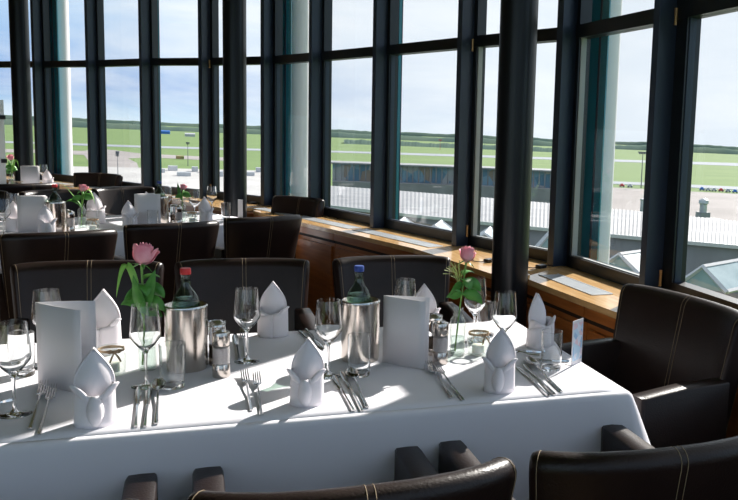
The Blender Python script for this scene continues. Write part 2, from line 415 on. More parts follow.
# ------------------------------------------------------------------ chair (faces +y)
def slab(b, stations, thick, z0, ztop, lean, mi=0, rnd=None, zb=None):
    """upright curved slab; stations = list of (x, y, nx, ny, endscale, dz)"""
    rows = []; rt = thick / 2
    for x, y, nx, ny, e, dz in stations:
        loop = []
        zt = ztop + dz
        prof = [(-rt, z0), (-rt, lerp(z0, zt, .5)), (-rt, zt - rt)]
        prof += [(-rt * math.cos(k * PI / 8), zt - rt + rt * math.sin(k * PI / 8)) for k in range(1, 8)]
        prof += [(rt, zt - rt), (rt, lerp(z0, zt, .5)), (rt, z0)]
        for o_, z in prof:
            ll = lean * (ztop - z)
            loop.append((x + nx * o_ * e + nx * -ll, y + ny * o_ * e - ny * ll, z - (1 - e) * rt * .5))
        rows.append(loop)
    b.rings(rows, True, True, True, mi)
def make_chair(leather='leather', armf=.35, half=.265, curve=.075):
    r = empty('leather_armchair'); tag(r, cat='chair')
    def st(u):
        x = half * math.sin(u * 1.02) / math.sin(1.02); y = -.365 + curve * abs(u) ** 2.4
        dydx = curve * 2.4 * abs(u) ** 1.4 * (1 if u > 0 else -1) / half
        n = Vector((dydx, -1, 0)).normalized()
        return x, y, n.x, n.y
    us = [-1, -.985, -.95, -.85, -.7, -.5, -.25, -.12, 0, .12, .25, .5, .7, .85, .95, .985, 1]
    stn = []
    for u in us:
        x, y, nx, ny = st(u); e = .55 if abs(u) == 1 else (.86 if abs(u) > .97 else 1)
        stn.append((x, y, nx, ny, e, -.006 * abs(u) ** 8 + .003 * (1 - u * u)))
    b = MB(); slab(b, stn, .062, .30, .874, .20); br_ = b.build('backrest', leather, r, 60)
    # stitching : pairs of seams over the top roll and down the inner and outer faces
    for u in (-.022, .022, -.93, .93):
        b = MB(); x, y, nx, ny = st(u); rt = .0318; zt = .874 + .003 * (1 - u * u) - .006 * abs(u) ** 8
        pr = [(-rt, z) for z in (.46, .56, .68, .78, .82)] + [(-rt, zt - rt)] + [(-rt * math.cos(k * PI / 8), zt - rt + rt * math.sin(k * PI / 8)) for k in range(1, 8)] + [(rt, zt - rt)] + [(rt, z) for z in (.82, .76, .6, .42)]
        b.tube([(x + nx * o_ - nx * .20 * (.874 - z), y + ny * o_ - ny * .20 * (.874 - z), z) for o_, z in pr], .0008, 5)
        b.build('seam', 'thread', br_, 60)
    for s in (-1, 1):
        b = MB(); rows = []
        x = s * (half - .032)
        for i, y in enumerate([armf, armf - .006, armf - .025, armf - .10, .05, -.10, -.20, -.262]):
            zt = .672 + (.0 if y > -.1 else .012); e = .75 if i == 0 else (.93 if i == 1 else 1); w = .031 * e
            dr = .010 if i == 0 else 0
            yb = y
            rows.append([(x - w, yb, .34), (x - w, y, zt - .006 - dr), (x - w * .86, y, zt - .001 - dr), (x, y, zt - dr), (x + w * .86, y, zt - .001 - dr), (x + w, y, zt - .006 - dr), (x + w, yb, .34)])
        b.rings(rows, True, True, True); b.build('arm', leather, r, 50)
    sf = armf - .03
    b = MB(); yb = -.22; hw = half - .066
    rows = []
    for z, q in ((.345, 0), (.43, 0), (.455, .006), (.466, .02), (.470, .06)):
        rows.append([(-hw + q, yb + q, z), (hw - q, yb + q, z), (hw - q, sf - q, z), (-hw + q, sf - q, z)])
    b.rings(rows, True, True, True); b.build('seat', leather, r, 50)
    for sx in (-1, 1):
        for y in (armf - .06, -.20):
            b = MB(); x = sx * (half - .045); b.rings([[(x - w, y - w, z), (x + w, y - w, z), (x + w, y + w, z), (x - w, y + w, z)] for z, w in ((0, .014), (.345, .021))], True, True, True, 0, False); b.build('leg', 'legwood', r)
    return r
# ------------------------------------------------------------------ table with cloth (origin: centre of the top on the floor)
def make_table(L, D, drop=.36, seed=1, flare=.0):
    r = empty('dining_table'); tag(r, cat='table')
    b = MB(); b.box((0, 0, .728), (L - .02, D - .02, .028)); b.build('tabletop', 'legwood', r)
    for sx in (-1, 1):
        for sy in (-1, 1):
            b = MB(); b.box((sx * (L / 2 - .10), sy * (D / 2 - .09), .357), (.06, .06, .714)); b.build('leg', 'legwood', r)
    return r
def make_cloth(L, D, drop, seed=1):
    """white cloth: flat top, soft fold at the edge, skirt that hangs with gentle waves and a cone fold at each corner"""
    rnd = random.Random(seed); b = MB()
    nx, ny = max(24, int(L / .05)), max(12, int(D / .05))
    # perimeter points with outward normals; rounded corners
    rc = .012; per = []
    def edge(p0, p1, n, N):
        for i in range(N): t = i / N; per.append((lerp(p0[0], p1[0], t), lerp(p0[1], p1[1], t), n, 0))
    hx, hy = L / 2 - rc, D / 2 - rc
    for (p0, p1, n, N, c, a0) in (((-hx, -hy - rc), (hx, -hy - rc), (0, -1), nx, (hx, -hy), -PI / 2), ((hx + rc, -hy), (hx + rc, hy), (1, 0), ny, (hx, hy), 0),
                                  ((hx, hy + rc), (-hx, hy + rc), (0, 1), nx, (-hx, hy), PI / 2), ((-hx - rc, hy), (-hx - rc, -hy), (-1, 0), ny, (-hx, -hy), PI)):
        edge(p0, p1, n, N)
        for k in range(7):
            a = a0 + PI / 2 * k / 7; per.append((c[0] + rc * math.cos(a), c[1] + rc * math.sin(a), (math.cos(a), math.sin(a)), math.sin(PI * (k + .5) / 7)))
    M = len(per); rows = []
    ph = [rnd.uniform(0, 6.28) for _ in range(6)]
    prof = [(-.014, 0), (-.006, -.0004), (0, -.0025), (.0035, -.008), (.005, -.016)] + [(.006 + .022 * s_, -.016 - (drop - .016) * s_) for s_ in (.06, .14, .24, .36, .5, .65, .8, .9, 1)]
    dist = 0
    for o_, z in prof:
        row = []; s_ = max(0, -z) / drop
        for i, (x, y, n, cn) in enumerate(per):
            q = i / M * 2 * PI
            wv = .007 * (math.sin(q * 9 + ph[0]) + .7 * math.sin(q * 17 + ph[1]) + .5 * math.sin(q * 29 + ph[2])) * s_ ** 1.2
            # near a corner the spare cloth stands off as a cone
            dc = min(math.hypot(abs(x) - L / 2, abs(y) - D / 2), 1); near = math.exp(-(dc / .055) ** 2)
            fl = (  .14 * near + .010 * cn) * s_ - .010 * s_ * math.exp(-((dc - .14) / .05) ** 2)
            o2 = o_ + (max(0, wv) + fl if o_ > 0 else 0)
            row.append((x + n[0] * o2, y + n[1] * o2, .7445 + z))
        rows.append(row)
    b.rings(rows, True)
    # flat top, gently creased from ironing
    tx, ty = 40, 16; top = []
    for i in range(tx + 1):
        top.append([((i / tx - .5) * (L - .028), (j / ty - .5) * (D - .028), .7447) for j in range(ty + 1)])
    b.rings(top, False)
    o = b.build('tablecloth', 'cloth', None, 60, solid=.0012); tag(o, cat='tablecloth')
    return o
# ------------------------------------------------------------------ the room
def struct(o): o['kind'] = 'structure'; return o
MULL = [(-1.15, -2.05), (-.32, -1.72), (.42, -1.15), (.97, -.42), (1.38, .38), (1.66, 1.24), (1.78, 2.13), (1.775, 3.20), (1.725, 4.11), (1.44, 4.94), (1.13, 5.91), (.82, 6.81),
        (.53, 7.58), (.06, 8.29), (-.445, 8.91), (-.965, 9.76), (-1.54, 10.55), (-2.15, 11.30), (-2.85, 12.0)]
SILL = .74; CEIL = 3.25
def unit(v): l = math.hypot(*v); return v[0] / l, v[1] / l
def seg(i):
    p, q = MULL[i], MULL[i + 1]; t = unit((q[0] - p[0], q[1] - p[1])); return p, q, t, (t[1], -t[0])
def nrm(i):
    a = seg(max(0, i - 1))[3]; b = seg(min(len(MULL) - 2, i))[3]; return unit((a[0] + b[0], a[1] + b[1]))
def off(i, d): n = nrm(i); return MULL[i][0] + n[0] * d, MULL[i][1] + n[1] * d
def vbar(b, p, t, n, w, d, z0, z1, mi=0):
    """upright bar: inner edge centred on p, w along the wall, d outward"""
    pts = [(p[0] + t[0] * s * w / 2 + n[0] * o_, p[1] + t[1] * s * w / 2 + n[1] * o_) for s, o_ in ((-1, 0), (1, 0), (1, d), (-1, d))]
    b.prism(pts, z0, z1, mi)
def hbar(b, p, q, n, o0, o1, z0, z1, mi=0):
    b.prism([(p[0] + n[0] * o0, p[1] + n[1] * o0), (q[0] + n[0] * o0, q[1] + n[1] * o0), (q[0] + n[0] * o1, q[1] + n[1] * o1), (p[0] + n[0] * o1, p[1] + n[1] * o1)], z0, z1, mi)
for i in range(len(MULL) - 1):
    p, q, t, n = seg(i); w = struct(empty('window_%d' % (i + 1), (0, 0, 0)))
    b = MB(); vbar(b, p, t, nrm(i), .046, .115, SILL, CEIL); b.build('fin', 'fin', w)
    L = math.hypot(q[0] - p[0], q[1] - p[1]); heavy = i == 6
    e = .023; sw = .085 if heavy else .034
    P = lambda s: (p[0] + t[0] * s, p[1] + t[1] * s)
    b = MB()
    for s in (e + sw / 2, L - e - sw / 2): vbar(b, (P(s)[0] + n[0] * .085, P(s)[1] + n[1] * .085), t, n, sw, .065, SILL, CEIL)
    hbar(b, P(e), P(L - e), n, .085, .15, SILL, SILL + (.085 if heavy else .060)); hbar(b, P(e), P(L - e), n, .085, .15, CEIL - .08, CEIL)
    hbar(b, P(0), P(L), n, .115, .17, SILL, CEIL if False else SILL + .04)
    wf_ = b.build('window_frame', 'frame', w)
    b = MB(); hbar(b, P(e), P(L - e), n, .080, .15, 1.920, 1.985 + (.03 if heavy else 0)); b.build('transom', 'frame', w)
    b = MB()
    for s in (e + sw + .002, L - e - sw - .002): vbar(b, (P(s)[0] + n[0] * .095, P(s)[1] + n[1] * .095), t, n, .007, .03, SILL + .062, 1.92)
    hbar(b, P(e + sw), P(L - e - sw), n, .100, .118, SILL + .058, SILL + .065); b.build('glazing_bead', 'seal' if i in (7, 8) else 'fin', wf_)
    for z0, z1 in ((SILL + .06, 1.92), (1.96, CEIL - .06)):
        b = MB(); hbar(b, P(e + sw - .01), P(L - e - sw + .01), n, .112, .118, z0, z1); b.build('pane', 'pane', w)
    if heavy or i in (8, 12):
        for z in (.83, 1.93):
            b = MB(); s = P(L - e - .006); b.tube([(s[0] + n[0] * .075, s[1] + n[1] * .075, z - .035), (s[0] + n[0] * .075, s[1] + n[1] * .075, z + .035)], .007, 8); b.build('hinge', 'brass', wf_)
# sill, worktop height, in two runs broken at the black column
def run(name, pts_front, idx, endcap=None):
    back = [off(k, .10) for k in idx]
    b = MB(); poly = list(pts_front) + back[::-1]; b.prism(poly, SILL - .028, SILL - .001)
    return b.build(name, 'oak')
def front(i, d=.30): n = nrm(i); return MULL[i][0] - n[0] * d, MULL[i][1] - n[1] * d
KR = [front(k, .17) for k in range(7)] + [ (1.505, 3.20), (1.455, 3.795)]
idxR = [0, 1, 2, 3, 4, 5, 6, 7, 8]
sr = struct(run('trim_1', KR, idxR)); 
KM = [(1.345, 3.86), front(9, .28), front(10, .29), front(11, .29), (.43, 7.12)]
sm = run('trim_2', KM, [8, 9, 10, 11, 12]); struct(sm)
KL = [(.26, 7.22), front(13), front(14), front(15), front(16), front(17), front(18)]
sl = run('trim_3', KL, [12, 13, 14, 15, 16, 17, 18]); struct(sl)
# aluminium grilles let into the sill
def grille(i, parent, s0=.12, s1=.88):
    p, q, t, n = seg(i); b = MB(); L = math.hypot(q[0] - p[0], q[1] - p[1])
    A = (p[0] + t[0] * L * s0, p[1] + t[1] * L * s0); B = (p[0] + t[0] * L * s1, p[1] + t[1] * L * s1)
    for o0 in (-.185, -.082): hbar(b, A, B, n, o0, o0 + .006, SILL - .002, SILL + .003)
    k = 0
    while k < int(L * (s1 - s0) / .012):
        s = L * s0 + k * .012; c = (p[0] + t[0] * s - n[0] * .18, p[1] + t[1] * s - n[1] * .18); vbar(b, c, t, n, .0085, .10, SILL - .002, SILL + .002); k += 1
    g = b.build('vent_grille', 'grille', parent)
grille(7, sr, .12, .72)
for i in (9, 10): grille(i, sm, -.0, .93)
grille(11, sm, 0, .75)
for i in (13, 14, 15): grille(i, sl)
# cabinets under the sill, one per bay
CABL = [(6, 7, KR[6], KR[7], 'cherry wood cabinet front under the sill beside the end armchair'), (7, 8, KR[7], KR[8], 'cherry wood cabinet front under the right sill just right of the thick black column'),
        (8, 9, KM[0], KM[1], 'cherry wood cabinet front under the sill directly behind the thick black column'), (9, 10, KM[1], KM[2], 'cherry cabinet front behind the right back-row armchair, left of the thick column'),
        (10, 11, KM[2], KM[3], 'cherry wood cabinet front with a framed panel behind the blue-capped bottle'), (11, 12, KM[3], KM[4], 'cherry wood cabinet front behind the lone armchair at the end of the middle table'),
        (12, 13, KL[0], KL[1], 'cherry wood cabinet front just left of the slim middle column'), (13, 14, KL[1], KL[2], 'cherry wood cabinet front below the window behind the single upright rose'), (14, 15, KL[2], KL[3], 'cherry wood cabinet front below the window behind the brown armchair'),
        (15, 16, KL[3], KL[4], 'cherry wood cabinet front below the far left window with the white outside column')]
for a_, b_, A, B, lab in CABL:
    t = unit((B[0] - A[0], B[1] - A[1])); n = (t[1], -t[0]); L = math.hypot(B[0] - A[0], B[1] - A[1])
    r = empty('sill_cabinet', (A[0], A[1], 0), math.atan2(t[1], t[0])); tag(r, lab, 'cabinet', 'cherry cabinets under the window sill')
    b = MB(); b.box((L / 2, -.145, .352), (L - .008, .25, .70)); b.build('body', 'cherry', r)
    b = MB(); b.box((L / 2, -.0165, .655), (L - .008, .006, .020)); b.build('shadow_gap', 'groove', r)
    b = MB(); b.box((L / 2, -.010, .688), (L - .008, .016, .044)); b.build('top_rail', 'cherry', r)
    for k in range(1):
        x0, x1 = .03, L - .03
        b = MB()
        for c, d in (((L / 2, -.012, .595), (x1 - x0, .018, .05)), ((L / 2, -.012, .085), (x1 - x0, .018, .07)), ((x0 + .025, -.012, .34), (.05, .018, .46)), ((x1 - .025, -.012, .34), (.05, .018, .46))): b.box(c, d)
        b.box((L / 2, -.018, .34), (x1 - x0 - .1, .010, .46)); b.build('door_panel', 'cherry', r, bevel=.002)
b = MB(); b.tube([(1.462, 3.80, .60), (1.462, 3.80, SILL + .012)], .028, 20); struct(b.build('trim_4', 'oak'))
# parapet behind the cabinets, floor, ceiling, core walls
b = MB()
for i in range(len(MULL) - 1):
    p, q, t, n = seg(i); hbar(b, p, q, n, .115, .20, -.05, SILL - .036)
struct(b.build('wall_right', 'frame'))
inner = [off(i, .13) for i in range(len(MULL))]
roomp = inner + [(-9.0, 12.0), (-9.0, -2.05)]
b = MB(); b.prism(roomp, -.06, 0); struct(b.build('floor', 'carpet'))
b = MB(); b.prism([off(i, .30) for i in range(len(MULL))] + [(-9.0, 12.3), (-9.0, -2.3)], CEIL, CEIL + .2); struct(b.build('ceiling', 'plaster'))
MT['warmwall'] = mat('warm_core_wall', (.42, .30, .19), (.48, .35, .22), .8)
b = MB(); b.box((-8.95, 5, 1.6), (.1, 14.1, 3.25)); struct(b.build('wall_left', 'warmwall'))
b = MB(); b.box((-5.95, 12.05, 1.6), (6.1, .1, 3.25)); struct(b.build('wall_far', 'warmwall'))
# inside columns: round, black
for k, (x, y) in enumerate(((1.335, 3.655), (.292, 7.0), (-1.585, 10.1))):
    b = MB(); b.lathe([(0, 0), (.084, 0), (.084, CEIL), (0, CEIL)], 48, (x, y, 0)); b.lathe([(.085, .0), (.088, .002), (.088, .07), (.085, .075)], 48, (x, y, 0))
    o = struct(b.build('column', 'column')); 
# outside columns and their teal glass blades
for k, (x, y, p1, p2, lab, lab2) in enumerate((
        (2.05, 4.30, (1.93, 4.19), (1.99, 4.085), 'white round column standing outside the window right of the thick black column', 'upright teal glass blade outside the right window, before the white column'),
        (.83, 7.78, (.655, 7.67), (.762, 7.60), 'white round column standing outside the window above the end chair of the middle table', 'upright teal glass blade outside the window above the end chair of the middle table'),
        (-1.33, 10.76, (-1.43, 10.69), (-1.31, 10.56), 'white round column standing outside the far left window', 'upright teal glass blade outside the far left window'))):
    b = MB(); b.lathe([(0, -13.6), (.105, -13.6), (.105, 4), (0, 4)], 40, (x, y, 0)); struct(b.build('exterior_column', 'excol'))
    d = unit((p2[0] - p1[0], p2[1] - p1[1])); nn = (-d[1], d[0])
    r = empty('glass_blade', (p1[0], p1[1], .74)); tag(r, lab2, 'glass blade', 'teal glass blades outside the windows')
    L = math.hypot(p2[0] - p1[0], p2[1] - p1[1]); r.rotation_euler = (0, 0, math.atan2(d[1], d[0]))
    b = MB(); b.box((L / 2, 0, 1.5), (L, .012, 3.0)); b.build('glass_sheet', 'teal', r)
    b = MB(); b.box((L * .62, -.009, 1.5), (.010, .006, 3.0)); b.build('steel_edge', 'fin', r)
for x, y, a, lab in ((1.311, 6.001, .31, 'narrow teal glass blade outside, seen behind the fin left of the widest back window'), (-.314, 9.066, .68, 'narrow teal glass blade outside the far window above the steel cooler of the middle table')):
    r = empty('glass_blade', (x, y, .74), a); tag(r, lab, 'glass blade', 'teal glass blades outside the windows')
    b = MB(); b.box((.012, 0, 1.5), (.022, .016, 3.0)); b.build('glass_sheet', 'teal', r)
    b = MB(); b.box((.026, 0, 1.5), (.006, .020, 3.0)); b.build('steel_edge', 'fin', r)
# frosted partition at the far left, clipped to the column
r = empty('glass_partition', (-1.73, 10.02, 0), math.radians(205)); tag(r, 'frosted pale glass partition fixed to the far left black column', 'partition')
b = MB(); b.box((.60, 0, .775), (1.2, .012, 1.55)); b.build('glass_sheet', 'frosted', r)
for z in (.95, 1.38): b = MB(); b.box((.015, 0, z), (.05, .03, .04)); b.build('clip', 'frame', r)

# ------------------------------------------------------------------ furniture
T1X0, T1X1, T1Y0, T1Y1 = -1.25, 1.065, 1.945, 2.845
def table_set(cx, cy, rz, L, D, drop, seed, tl, cl):
    r = make_table(L, D); r.location = (cx, cy, 0); r.rotation_euler = (0, 0, rz); r['label'] = tl; r['group'] = 'dining tables'
    c = make_cloth(L, D, drop, seed); c.location = (cx, cy, .0045); c.rotation_euler = (0, 0, rz); c['label'] = cl; c['group'] = 'white tablecloths'
table_set((T1X0 + T1X1) / 2, (T1Y0 + T1Y1) / 2, 0, T1X1 - T1X0, T1Y1 - T1Y0, .42, 3, 'long dining table in the foreground under a white cloth', 'white tablecloth draped over the long foreground table')
TZ = .7505
A2 = math.radians(33)
def fr(O, ang, a, n): return O[0] + math.cos(ang) * a - math.sin(ang) * n, O[1] + math.sin(ang) * a + math.cos(ang) * n
c2 = fr((.6, 5.49), A2, -.95, 1.14)
table_set(c2[0], c2[1], A2, 2.5, .84, .40, 5, 'dining table of the middle row under a white cloth', 'white tablecloth on the middle table behind the back row of armchairs')
A3 = math.radians(40)
c3 = fr((-1.2, 7.9), A3, -.10, 1.17)
table_set(c3[0], c3[1], A3, 1.1, .8, .40, 8, 'dining table far left by the frosted partition', 'white tablecloth on the far left table by the frosted partition')

ch = make_chair(half=.25, armf=.318); cb = make_chair(half=.25, armf=.33, curve=.045)
D = math.radians
for x, y, rz, lab in (
    (.785, 1.615, D(0), 'dark brown leather armchair bottom right, its stitched back roll nearest the camera'),
    (.24, 1.605, D(0), 'dark brown leather armchair at bottom centre, pushed to the near side of the foreground table'),
    (-.325, 1.605, D(0), 'dark brown leather armchair at bottom left, only an arm tip showing below the tablecloth'),
    (-.365, 3.26, D(180), 'dark leather armchair behind the red-capped bottle and left rose, left one of the back row'),
    (.182, 3.26, D(180), 'dark leather armchair behind the wine glass and napkin, middle one of the back row'),
    (.785, 3.28, D(180), 'dark leather armchair behind the blue-capped bottle, right one of the back row'),
    (-.72, 4.89, D(26), 'brown leather armchair seen from behind at the left end of the middle table'),
    (-.24, 5.28, D(26), 'brown leather armchair seen from behind, centre one of the middle table'),
    (.24, 5.63, D(28), 'brown leather armchair seen from behind, rightmost of the middle table near the slim column'),
    (-.76, 6.92, D(213), 'brown leather armchair on the far side of the middle table, behind the tulip-like rose'),
    (-.35, 7.36, D(213), 'sunlit brown leather armchair across the middle table, left of the slim column'),
    (-1.27, 6.72, D(213), 'brown leather armchair cut by the left edge, on the far side of the middle table'),
    (-1.42, 8.15, D(40), 'brown leather armchair at the far left table, its back to the camera'),
    (-1.02, 9.22, D(150), 'dark leather armchair with curved top near the far left windows')):
    o = place(cb if 3 < y < 3.5 else ch, (x, y, 0), rz, lab, 'brown leather armchairs round the tables')
ec = make_chair(armf=.07, half=.31, curve=.05)
ec.scale = (1, 1, 1.035)
ec.location = (1.165, 2.345, 0); ec.rotation_euler = (0, 0, D(99)); tag(ec, 'dark brown leather armchair at the right end of the foreground table, below the window', group='brown leather armchairs round the tables')
ee = copy_tree(ec); ee.scale = (.78, 1, 1); ee.location = (.50, 6.60, 0); ee.rotation_euler = (0, 0, D(132)); ee['label'] = 'dark leather armchair at the right end of the middle table, beside the sill'

# ------------------------------------------------------------------ things on the foreground table
wg = make_wine_glass()
G1 = 'wine glasses on the tables'
for (x, y, z), lab in (
    ((-0.372, 2.15, 0.75), 'wine glass at the left edge, in front of the left menu card'),
    ((-0.359, 2.547, 0.75), 'wine glass half hidden behind the left menu card'),
    ((-0.115, 2.305, 0.75), 'wine glass in front of the left rose vase'),
    ((0.133, 2.49, 0.75), 'wine glass right of the pepper mill, before the middle back-row armchair'),
    ((0.327, 2.285, 0.75), 'wine glass left of the steel cooler with the blue-capped bottle'),
    ((0.598, 2.573, 0.75), 'wine glass behind the right menu card, only its rim showing'),
    ((0.822, 2.562, 0.75), 'wine glass right behind the upright pink rose on the right'),
    ((0.836, 2.319, 0.75), 'wine glass behind the napkin at the right, by the candle jar'),
    ((-0.955, 5.411, 0.75), 'wine glass at the left edge of the middle table'), ((-0.969, 5.782, 0.75), 'second wine glass from the left edge on the middle table'),
    ((0.004, 6.272, 0.75), 'wine glass right of the small rose on the middle table'), ((0.119, 6.668, 0.75), 'wine glass nearest the slim column on the middle table'), ((-0.176, 6.56, 0.75), 'wine glass behind the steel cooler on the middle table'),
    ((-1.305, 9.313, 0.75), 'wine glass on the far left table beside the black column')):
    place(wg, (x, y, z), random.uniform(0, 6), lab, G1)
tb = make_tumbler()
for (x, y, z), lab in (
    ((-0.054, 2.28, 0.75), 'water tumbler before the steel cooler with the red-capped bottle'),
    ((0.407, 2.274, 0.75), 'water tumbler before the steel cooler with the blue-capped bottle'),
    ((0.883, 2.633, 0.75), 'water tumbler at the back of the foreground table, left of the column'),
    ((0.941, 2.203, 0.75), 'water tumbler at the right end of the foreground table by the blue printed card'),
    ((-0.41, 2.481, 0.75), 'water tumbler behind the left-edge wine glass'),
    ((0.204, 6.366, 0.75), 'water tumbler at the right end of the middle table'), ((-0.236, 5.806, 0.75), 'water tumbler before the menu card on the middle table')):
    place(tb, (x, y, z), random.uniform(0, 6), lab, 'water tumblers on the tables')
bk = make_bucket()
for (x, y, z), lab in (
    ((-0.023, 2.454, 0.75), 'steel wine cooler holding the red-capped bottle in the foreground'),
    ((0.439, 2.438, 0.75), 'steel wine cooler holding the blue-capped bottle in the foreground'),
    ((-0.206, 6.099, 0.75), 'steel wine cooler with a blue-capped bottle on the middle table'),
    ((-0.737, 5.635, 0.75), 'steel wine cooler with a red-capped bottle on the middle table')):
    place(bk, (x, y, z), 0, lab, 'steel wine coolers on the tables')
br, bb = make_bottle('redcap'), make_bottle('bluecap')
place(br, (-0.023, 2.454, 0.763), 0, 'glass water bottle with red cap in the left steel cooler of the foreground table', None, .92)
place(bb, (0.433, 2.44, 0.763), 0, 'glass water bottle with blue cap in the right steel cooler of the foreground table', None, .92)
place(br, (-0.737, 5.635, 0.763), 0, 'glass bottle with red cap on the middle table'); place(bb, (-0.206, 6.099, 0.763), 0, 'glass bottle with blue cap on the middle table')
ss, pm = make_shaker('salt'), make_pepper_glass()
for (x, y, z), lab in (((0.062, 2.352, 0.75), 'steel and glass salt shaker right of the left cooler, nearest the camera'), ((0.651, 2.341, 0.75), 'steel and glass salt shaker right of the right menu card'),
                       ((-0.092, 5.995, 0.75), 'small salt shaker right of the cooler on the middle table'), ((-0.658, 5.603, 0.75), 'small salt shaker on the middle table left of the long-leaved rose')):
    place(ss, (x, y, z), 1.2, lab, 'salt shakers on the tables')
for (x, y, z), lab in (((0.055, 2.476, 0.751), 'glass pepper mill standing behind the left salt shaker'), ((0.66, 2.445, 0.75), 'glass pepper mill standing behind the right salt shaker'),
                       ((-0.123, 6.117, 0.75), 'glass pepper mill next to the cooler on the middle table'), ((-0.697, 5.721, 0.75), 'glass pepper mill on the middle table behind its salt shaker, at left')):
    place(pm, (x, y, z), .4, lab, 'pepper mills on the tables')
jr = make_jar()
for (x, y, z), lab in (((-0.202, 2.438, 0.751), 'glass candle jar with twine bow between the left menu card and the rose'), ((0.789, 2.414, 0.75), 'glass candle jar with twine rim beside the right rose vase'),
                       ((-0.014, 6.14, 0.75), 'glass candle jar right of the small rose on the middle table'), ((-0.554, 5.695, 0.75), 'glass candle jar before the long-leaved rose on the middle table'), ((-1.448, 8.932, 0.75), 'glass candle jar below the rose on the far left table')):
    place(jr, (x, y, z), .3, lab, 'candle jars with twine on the tables')
vs = make_vase()
VP = (((-0.119, 2.467, 0.75), 'ribbed glass bottle vase with the left foreground rose'), ((0.724, 2.417, 0.75), 'glass bottle vase holding the right foreground rose'),
      ((-0.073, 6.186, 0.75), 'slim glass vase holding the small rose on the middle table'), ((-0.623, 5.829, 0.75), 'glass vase holding the long-leaved rose on the middle table'), ((-1.513, 9.008, 0.75), 'glass vase holding the rose on the far left table'))
for (x, y, z), lab in VP: place(vs, (x, y, z), 0, lab, 'bottle vases with roses')
r1 = make_rose('pink_rose', .285, True, (-.004, 0), 1.45); r1.location = VP[0][0]; r1.location.x -= .006; tag(r1, 'large pink rose with a drooping grass blade in the left foreground vase')
r2 = make_rose('pink_rose', .285, False, (.020, 0), 1.15); r2.location = VP[1][0]; tag(r2, 'pink rose with many green leaves in the right foreground vase')
b = MB()
for k in range(26):
    a = random.uniform(1.2, 2.6); l = random.uniform(.03, .075)
    b.tube([(.0, 0, .215), (.018 * math.cos(a), random.uniform(-.01, .01), .215 + l * .5), (l * .9 * math.cos(a), random.uniform(-.02, .02), .215 + l * math.sin(a))], [.0005, .0004, .0013], 4)
MT['sprig'] = mat('straw_sprig', (.42, .48, .16), (.55, .55, .25), .6); b.build('filler_sprig', 'sprig', r2)
r3 = make_rose('pink_rose', .215, False, (.004, 0), .95, 2); r3.location = VP[2][0]; tag(r3, 'small pink rose in the slim vase on the middle table, before the window')
b = MB(); blade(b, (0, 0, .14), (-.022, 0, .20), (-.026, 0, .262), .011, side=(1, 0, 0)); b.build('leaf', 'leaf', r3, 80, solid=.0006)
r4 = make_tulip_stem(); r4.location = VP[3][0]; tag(r4, 'pink rose with long arching leaves on the middle table at left'); r4.scale = (1.15, 1.15, 1.08)
r5 = copy_tree(r1); r5.location = VP[4][0]; r5.rotation_euler = (0, 0, PI); r5.scale = (.9, .9, .9); tag(r5, 'pink rose on the far left table before the black column')
# napkins
n0, n1 = make_napkin(0), make_napkin(1)
GN = 'folded white napkins on the tables'
for pr, (x, y, z), rz, sc, lab in (
    (n0, (-0.203, 2.04, 0.75), .10, .97, 'folded white napkin in front of the left menu card, nearest the camera at left'),
    (n0, (0.246, 2.065, 0.75), -.25, .93, 'folded white napkin at the near edge, left of the blue-capped bottle'),
    (n0, (0.73, 2.047, 0.75), -.45, .95, 'folded white napkin at the near edge, before the right candle jar'),
    (n1, (-0.243, 2.682, 0.75), -.1, 1.05, 'folded white napkin behind the left candle jar, left of the rose'),
    (n1, (0.227, 2.792, 0.75), -.1, 1.0, 'folded white napkin on the far edge before the middle back-row armchair'),
    (n1, (0.688, 2.676, 0.75), -.1, 1.0, 'folded white napkin behind the right menu card, its tip showing'),
    (n1, (1.011, 2.464, 0.75), .5, 1.0, 'folded white napkin at the far right corner of the foreground table'),
    (n0, (-0.363, 5.795, 0.75), .4, 1.0, 'folded white napkin in the gap between two armchair backs, middle table'),
    (n1, (-0.297, 6.553, 0.75), .4, 1.0, 'folded white napkin behind the menu card of the middle table'),
    (n0, (0.072, 6.161, 0.75), .4, 1.0, 'folded white napkin near the right end of the middle table'),
    (n0, (-0.759, 5.466, 0.75), .4, 1.0, 'folded white napkin right of the left menu card on the middle table'),
    (n1, (-0.575, 6.098, 0.75), .4, 1.15, 'folded white napkin behind the long-leaved rose on the middle table'),
    (n1, (-0.947, 5.678, 0.75), .4, 1.0, 'folded white napkin left of the left menu card on the middle table'),
    (n1, (-1.252, 9.162, 0.75), .4, 1.0, 'folded white napkin at the right end of the far left table')):
    place(pr, (x, y, z), rz, lab, GN, (sc, sc * 1.15, sc))
# menu cards
def menu(w, h, ang, loc, rz, lab, wf=None):
    m = make_menu(w, h, ang, wf); m.location = loc; m.rotation_euler = (0, 0, rz); tag(m, lab, group='menu cards on the tables')
menu(0.131, 0.205, 0.797, (-0.362, 2.396, 0.75), -0.447, 'folded grey-white menu card standing open at the left of the foreground table', 0.165)
menu(0.131, 0.195, 0.430, (0.495, 2.391, 0.75), -0.622, 'folded grey-white menu card standing right of the blue-capped bottle', 0.142)
menu(.150, .205, .5, (-0.341, 5.881, 0.75), 0.5, 'folded menu card left of the cooler on the middle table')
menu(.150, .205, .5, (-0.925, 5.633, 0.75), 0.25, 'folded menu card at the left of the middle table')
menu(.150, .205, .5, (-1.443, 9.002, 0.75), 0.25, 'folded menu card on the far left table')
tc = make_card()
place(tc, (1.038, 2.241, 0.75), 0.638, 'small pale blue printed card standing at the right end of the foreground table', 'small printed table cards')
place(tc, (0.302, 6.429, 0.75), D(118), 'small card seen edge-on at the right end of the middle table', 'small printed table cards')
